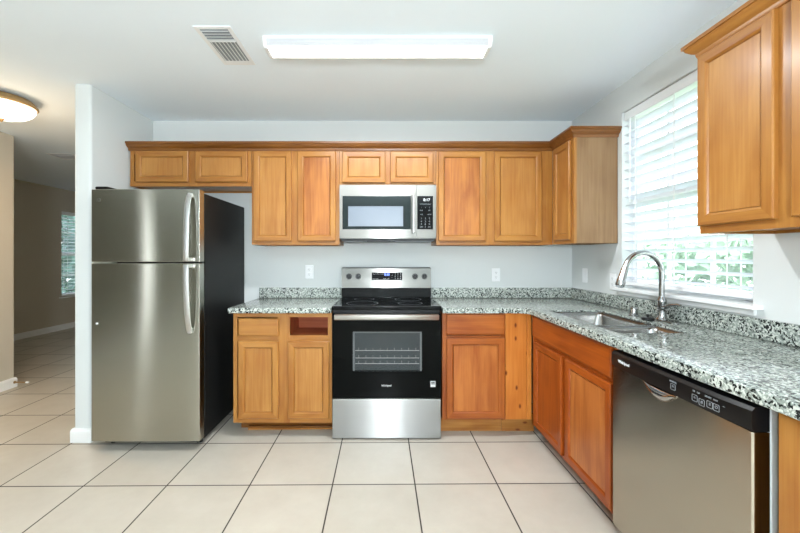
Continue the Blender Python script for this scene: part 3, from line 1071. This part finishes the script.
obj('door_glass', m, plain('smoked_glass', lin(34, 42, 42), .08, spec=.2), md, smooth=0)
obj('window_screen', MB().box(a0 + .001, a1 - .001, -MD + .004, -MD + .010, c0 + .001, c1 - .001), SCREEN, md, smooth=0)
hx = px(413.2)
hd = obj('handle', MB().tube([(hx, -MD - .034, pz(195.5)), (hx, -MD - .036, pz(214)), (hx, -MD - .034, pz(232.5))], .013, 18), SS_LIGHT, md)
for v in (198.5, 230):
    obj('handle_mount', MB().box(hx - .009, hx + .009, -MD - .026, -MD + .001, pz(v) - .012, pz(v) + .012), SS_LIGHT, hd, bevel=.003)
em = obj('emblem', MB().cyl((px(387.9), -MD + .001, pz(190.8)), (0, -1, 0), .016, .003, 28), GREY, md)
obj('emblem_lettering', text_mb('GE', .014, front_text(px(387.9), -MD - .0026, pz(190.8))), SS_LIGHT, em, smooth=0)
k0, k1, kz0, kz1 = px(417.2), px(433), pz(229.3), pz(196)
m = MB()
m.box(ds_ + .001, k0, -MD, -MD + .029, .012, MH).box(k1, MW, -MD, -MD + .029, .012, MH)
m.box(k0, k1, -MD, -MD + .029, .012, kz0).box(k0, k1, -MD, -MD + .029, kz1, MH)
pf = obj('panel_frame', m, SS_MW, t, smooth=0)
kp = obj('control_panel', MB().box(k0 + .0005, k1 - .0005, -MD - .001, -MD + .02, kz0 + .0005, kz1 - .0005), BLACKGLASS, t, smooth=0)
obj('clock_digits', text_mb('8:17', .030, front_text((k0 + k1) / 2 + .012, -MD - .0018, pz(200)), bold=True), INK, kp, smooth=0)
km = None
rows = [(204.2, ['POP', 'COOK', 'HEAT'], .011), (207.5, ['1', '2', '3'], .011), (210.5, ['TIME', 'SET'], .011), (214.5, ['+30', 'ADD'], .013),
        (218.5, ['1', '2', '3'], .018), (221.5, ['4', '5', '6'], .018), (224.3, ['7', '8', '9'], .018), (227, ['OFF', '0', 'GO'], .013)]
for v, ks, sz in rows:
    for i, s_ in enumerate(ks):
        x = k0 + .032 + (k1 - k0 - .05) * (i + .0) / max(1, len(ks) - 1) * .86
        tm = text_mb(s_, sz, front_text(x, -MD - .0018, pz(v)))
        km = tm if i == 0 else join(km, tm)
    obj('key_lettering', km, GREYINK, kp, smooth=0)
m = MB().box(.010, MW - .010, -MD + .03, -.02, -.006, .0055)
vt = obj('vent_grille', m, DGREY, t, smooth=0)
for a, b in ((.03, .17), (.43, .57 + .14)):
    obj('grease_filter', MB().box(a, b, -MD + .06, -.08, -.012, -.0065), GREY, vt, bevel=.002)
obj('lamp_cover', MB().box(.21, .39, -MD + .012, -MD + .10, -.014, -.0065), BLACK, vt, bevel=.002)

# ------------------------------------------------------------------ dishwasher
t = thing('dishwasher', 'stainless dishwasher with black control strip under the granite countertop', 'dishwasher', (XR - .03, -1.590, 0), -PI / 2)
DWW, DF = .620, XR - .03 - .992
obj('tub', MB().box(.008, DWW - .008, -DF + .070, -.01, .09, .850), GREY, t, bevel=.003)
obj('side_flange', MB().box(DWW - .016, DWW - .001, -DF + .050, -DF + .066, .10, .858), VINYL, t, smooth=0)
m = MB()
ring = [(.002, -DF + .046), (.002, -DF + .004), (.006, -DF), (DWW - .006, -DF), (DWW - .002, -DF + .004), (DWW - .002, -DF + .046)]
m.loft([[(x, y, .105) for x, y in ring], [(x, y, .788) for x, y in ring]])
dd = obj('door', m, SS_DW, t, smooth=20)
# control strip with a bowed front
m = MB()
rings = []
for z, o in ((.790, .0), (.793, .010), (.82, .014), (.846, .012), (.856, .004)):
    rr_ = []
    for i in range(9):
        x = .002 + (DWW - .004) * i / 8
        u = i / 4 - 1
        rr_.append((x, -DF - o + .010 * abs(u) ** 6, z))
    rings.append(rr_ + [(DWW - .002, -DF + .046, z), (.002, -DF + .046, z)])
m.loft(rings)
cs = obj('control_strip', m, BLACK, t, smooth=30)
lf = lambda x, z, o=.0146: front_text(x, -DF - o, z)
obj('lettering', text_mb('Whirlpool', .017, lf(.100, .826), bold=True), INK, cs, smooth=0)
km = None
for x, z, s_, sz in ((.360, .838, 'NORMAL', .0075), (.445, .838, 'HI', .008), (.462, .838, 'LO', .008), (.497, .838, 'START', .008), (.522, .838, 'RESET', .006),
                     (.360, .822, '=', .016), (.448, .818, '=', .016), (.474, .814, '#', .014), (.502, .818, 'II', .013), (.524, .818, 'O', .013), (.548, .830, '~', .012)):
    tm = text_mb(s_, sz, lf(x, z))
    km = tm if km is None else join(km, tm)
obj('key_lettering', km, GREYINK, cs, smooth=0)
for x, z in ((.360, .821), (.448, .817), (.474, .813), (.502, .817), (.524, .817)):
    b = filled([rrect(-.0105, .0105, -.0105, .0105, .003, 3), rrect(-.009, .009, -.009, .009, .0025, 3)], 0, .001, .0002)
    b.bm.transform(lf(x, z, .0142))
    obj('button', b, GREYINK, cs, smooth=0)
# scooped handle pocket under the strip
m = MB()
rings = []
for k in range(7):
    a = k / 6
    w_ = .085 * (1 - .25 * a * a)
    pts_ = []
    for i in range(17):
        u = i / 16 * 2 - 1
        dip = (1 - abs(u) ** 2.5)
        pts_.append((.285 + u * w_, -DF - .012 * math.sin(PI * a) * dip - .002, .789 - .040 * a * dip))
    rings.append(pts_)
m.loft(rings, close=False, cap0=False, cap1=False)
hp = obj('pocket_handle', m, CHROME, dd, smooth=60)
so = hp.modifiers.new('thickness', 'SOLIDIFY'); so.thickness = .003
obj('kick_plate', MB().box(.004, DWW - .004, -DF + .075, -DF + .085, .012, .10), BLACK, t, smooth=0)
for x in (.05, DWW - .05):
    for y in (-DF + .12, -.06):
        obj('foot', MB().cyl((x, y, 0), (0, 0, 1), .014, .091, 12), DGREY, t)


# ------------------------------------------------------------------ lamps and ceiling fittings
t = thing('fluorescent_fixture', 'long white wraparound fluorescent fixture on the kitchen ceiling', 'ceiling light', (-.04, -1.166, H - .001))
L2 = .612
hwc, hwb, dep = .074, .050, .052
m = MB()
sec = [(-hwc, 0), (-hwc + .002, -.012), (hwc - .002, -.012), (hwc, 0)]
m.loft([[(-L2 + .006, y, z) for y, z in sec], [(L2 - .006, y, z) for y, z in sec]])
obj('pan', m, WHITE, t, smooth=0)
sec = [(-hwc + .003, -.0125), (-hwc + .006, -.030), (-hwb - .008, -.046), (-hwb, -dep), (hwb, -dep), (hwb + .008, -.046), (hwc - .006, -.030), (hwc - .003, -.0125)]
m = MB()
ln = L2 - .022
rg0 = [(-ln, y, z) for y, z in sec]
rg1 = [(ln, y, z) for y, z in sec]
vs0 = [m.bm.verts.new(p) for p in rg0]
vs1 = [m.bm.verts.new(p) for p in rg1]
for i in range(len(sec)):
    j = (i + 1) % len(sec)
    m.face([vs0[i], vs0[j], vs1[j], vs1[i]], 0 if i in (2, 3, 4) else 1)
m.face(vs0, 1); m.face(vs1, 1)
obj('diffuser', m, [LENS, LENS_SIDE], t, smooth=0)
for sgn in (-1, 1):
    c = [(y * 1.04, z * 1.06) for y, z in [(-hwc, -.001)] + sec + [(hwc, -.001)]]
    m = MB().loft([[(sgn * (ln + .001), y, z) for y, z in c], [(sgn * (ln + .014), y, z) for y, z in c], [(sgn * (ln + .024), y * .93, z * .88) for y, z in c]])
    obj('end_cap', m, WHITE, t, smooth=0)
l = area('fluorescent_tubes', (-.04, -1.166, H - .075), (0, 0, 0), 1.14, .10, 14, (.93, .97, 1.0))


def dome_light(label, loc, power, col=(1, .83, .62)):
    t = thing('dome_light', label, 'ceiling light', loc, 0)
    obj('brass_pan', MB().lathe([(.10, 0), (.175, -.012), (.196, -.040), (.203, -.048), (.205, -.056), (.198, -.064), (.19, -.062), (.15, -.056)], n=48, cap1=False), BRONZE, t)
    prof = [(.190 * math.cos(R(a)), -.068 - .092 * math.sin(R(a))) for a in (0, 12, 24, 36, 48, 60, 72, 82)]
    obj('glass_bowl', MB().lathe(prof, n=48), BOWL, t)
    obj('finial', MB().lathe([(.016, -.157), (.018, -.164), (.010, -.172), (.006, -.180), (.002, -.183)], n=20), BRONZE, t)
    a_ = area('bulb_downlight', (loc[0], loc[1], loc[2] - .20), (0, 0, 0), .28, .28, power * 2.4, col)
    a_.data.shape = 'DISK'
    l = bpy.data.lights.new('bulb', 'POINT')
    l.energy, l.color, l.shadow_soft_size = power, col, .12
    o = bpy.data.objects.new('bulb', l)
    o.location = (loc[0], loc[1], loc[2] - .45)
    COL.objects.link(o)
    return t


dome_light('brass-rimmed dome light on the hall ceiling left of the divider wall', (-2.82, -.486, H - .001), 2.4, (1, .68, .40))
t = thing('added_pendant', 'unseen white globe pendant added to brighten the kitchen', 'added light', (.03, -4.4, H - .001))  # lamp out of view, added to brighten the ceiling and cabinet fronts
obj('canopy', MB().lathe([(.06, 0), (.058, -.02), (.012, -.03)], n=28), BRONZE, t)
obj('stem', MB().tube([(0, 0, -.03), (0, 0, -.89)], .008, 12), BRONZE, t)
obj('globe', MB().lathe([(.14 * math.sin(R(a)), -1.02 + .14 * math.cos(R(a))) for a in (12, 25, 40, 55, 70, 90, 110, 130, 150, 170)], n=32),
    plain('lit_globe', lin(255, 255, 255), .5, emit=((.86, .94, 1, 1), 150)), t)


def vent(label, loc, w, l, cross, rotz=0, dim=False):
    """ceiling register, w along x, l along y; near part with cross louvres, the rest with lengthwise ones"""
    t = thing('ceiling_vent', label, 'vent', loc, rotz)
    f = .022
    obj('frame', MB().box(-w / 2, -w / 2 + f, -l / 2, l / 2, -.006, 0).box(w / 2 - f, w / 2, -l / 2, l / 2, -.006, 0)
        .box(-w / 2 + f, w / 2 - f, -l / 2, -l / 2 + f, -.006, 0).box(-w / 2 + f, w / 2 - f, l / 2 - f * 2, l / 2, -.006, 0), WHITE, t, bevel=.002)
    obj('duct_boot', MB().box(-w / 2 + f, w / 2 - f, -l / 2 + f, l / 2 - 2 * f, -.0025, -.0005), GREY, t, smooth=0)
    y = -l / 2 + f
    ysplit = y + cross
    n = int(cross / .022)
    for i in range(n):
        yy = y + (i + .5) * cross / n
        m = MB().loft([[(x, yy - .007, -.012) for x in (-w / 2 + f, w / 2 - f)] + [(x, yy + .001, -.004) for x in (w / 2 - f, -w / 2 + f)],
                       [(x, yy - .0055, -.0125) for x in (-w / 2 + f, w / 2 - f)] + [(x, yy + .0025, -.0045) for x in (w / 2 - f, -w / 2 + f)]])
        obj('louvre', m, WHITE, t, smooth=0)
    obj('louvre', MB().box(-w / 2 + f, w / 2 - f, ysplit - .002, ysplit + .006, -.010, -.003), WHITE, t, smooth=0)
    n = int((w - 2 * f) / .02)
    for i in range(n):
        xx = -w / 2 + f + (i + .5) * (w - 2 * f) / n
        m = MB().loft([[(xx - .006, yy, -.004) for yy in (ysplit + .008, l / 2 - 2 * f)] + [(xx + .004, yy, -.012) for yy in (l / 2 - 2 * f, ysplit + .008)],
                       [(xx - .0045, yy, -.003) for yy in (ysplit + .008, l / 2 - 2 * f)] + [(xx + .0055, yy, -.011) for yy in (l / 2 - 2 * f, ysplit + .008)]])
        obj('louvre', m, WHITE, t, smooth=0)
    return t


vent('white louvred vent in the kitchen ceiling beside the fluorescent fixture', (-.884, -1.135, H - .001), .190, .376, .10)
vent('ceiling vent in the dim hall beyond the dome light', (-3.70, 1.12, H - .001), .30, .26, .06)


# ------------------------------------------------------------------ outlets, switch, door stop
def plate(label, loc, rotz, kind, name='wall_outlet'):
    t = thing(name, label, 'outlet' if kind == 'outlet' else 'switch', loc, rotz)
    obj('cover_plate', MB().box(-.036, .036, -.006, -.0005, -.058, .058), VINYL, t, bevel=.003)
    if kind == 'outlet':
        for z in (-.021, .021):
            r_ = obj('receptacle', MB().box(-.015, .015, -.0085, -.0062, z - .014, z + .014), VINYL, t, bevel=.003)
            m = MB()
            for x in (-.006, .006):
                m.box(x - .001, x + .001, -.0092, -.0086, z - .001, z + .007)
            m.box(-.002, .002, -.0092, -.0086, z - .010, z - .006)
            obj('slot', m, DGREY, r_, smooth=0)
    else:
        obj('rocker', MB().box(-.016, .016, -.0105, -.0062, -.033, .033), VINYL, t, bevel=.003)
    return t


plate('white wall outlet between refrigerator and range, above the short countertop', (-.655, 0, 1.133), 0, 'outlet')
plate('white wall outlet to the right of the range', (.96, 0, 1.107), 0, 'outlet')
plate('white rocker switch on the right wall near the corner', (XR, -.213, 1.113), -PI / 2, 'switch', 'light_switch')
plate('white outlet beside the window, partly behind the faucet head', (XR, -.582, 1.088), -PI / 2, 'outlet')

t = thing('door_stop', 'spring door stop with white tip on the hall baseboard end', 'door stop', (XH + .0145, .374, .05))
m = MB()
m.tube([(0.001, 0, 0), (.006, 0, 0)], .012, 16)
m.tube([(.006 + i * .0018, .006 * math.cos(i * 1.2), .006 * math.sin(i * 1.2)) for i in range(60)], .0018, 6)
obj('spring', m, BRONZE, t)
obj('tip', MB().tube([(.113, 0, 0), (.132, 0, 0), (.138, 0, 0)], [.010, .010, .007], 16), WHITE, t)
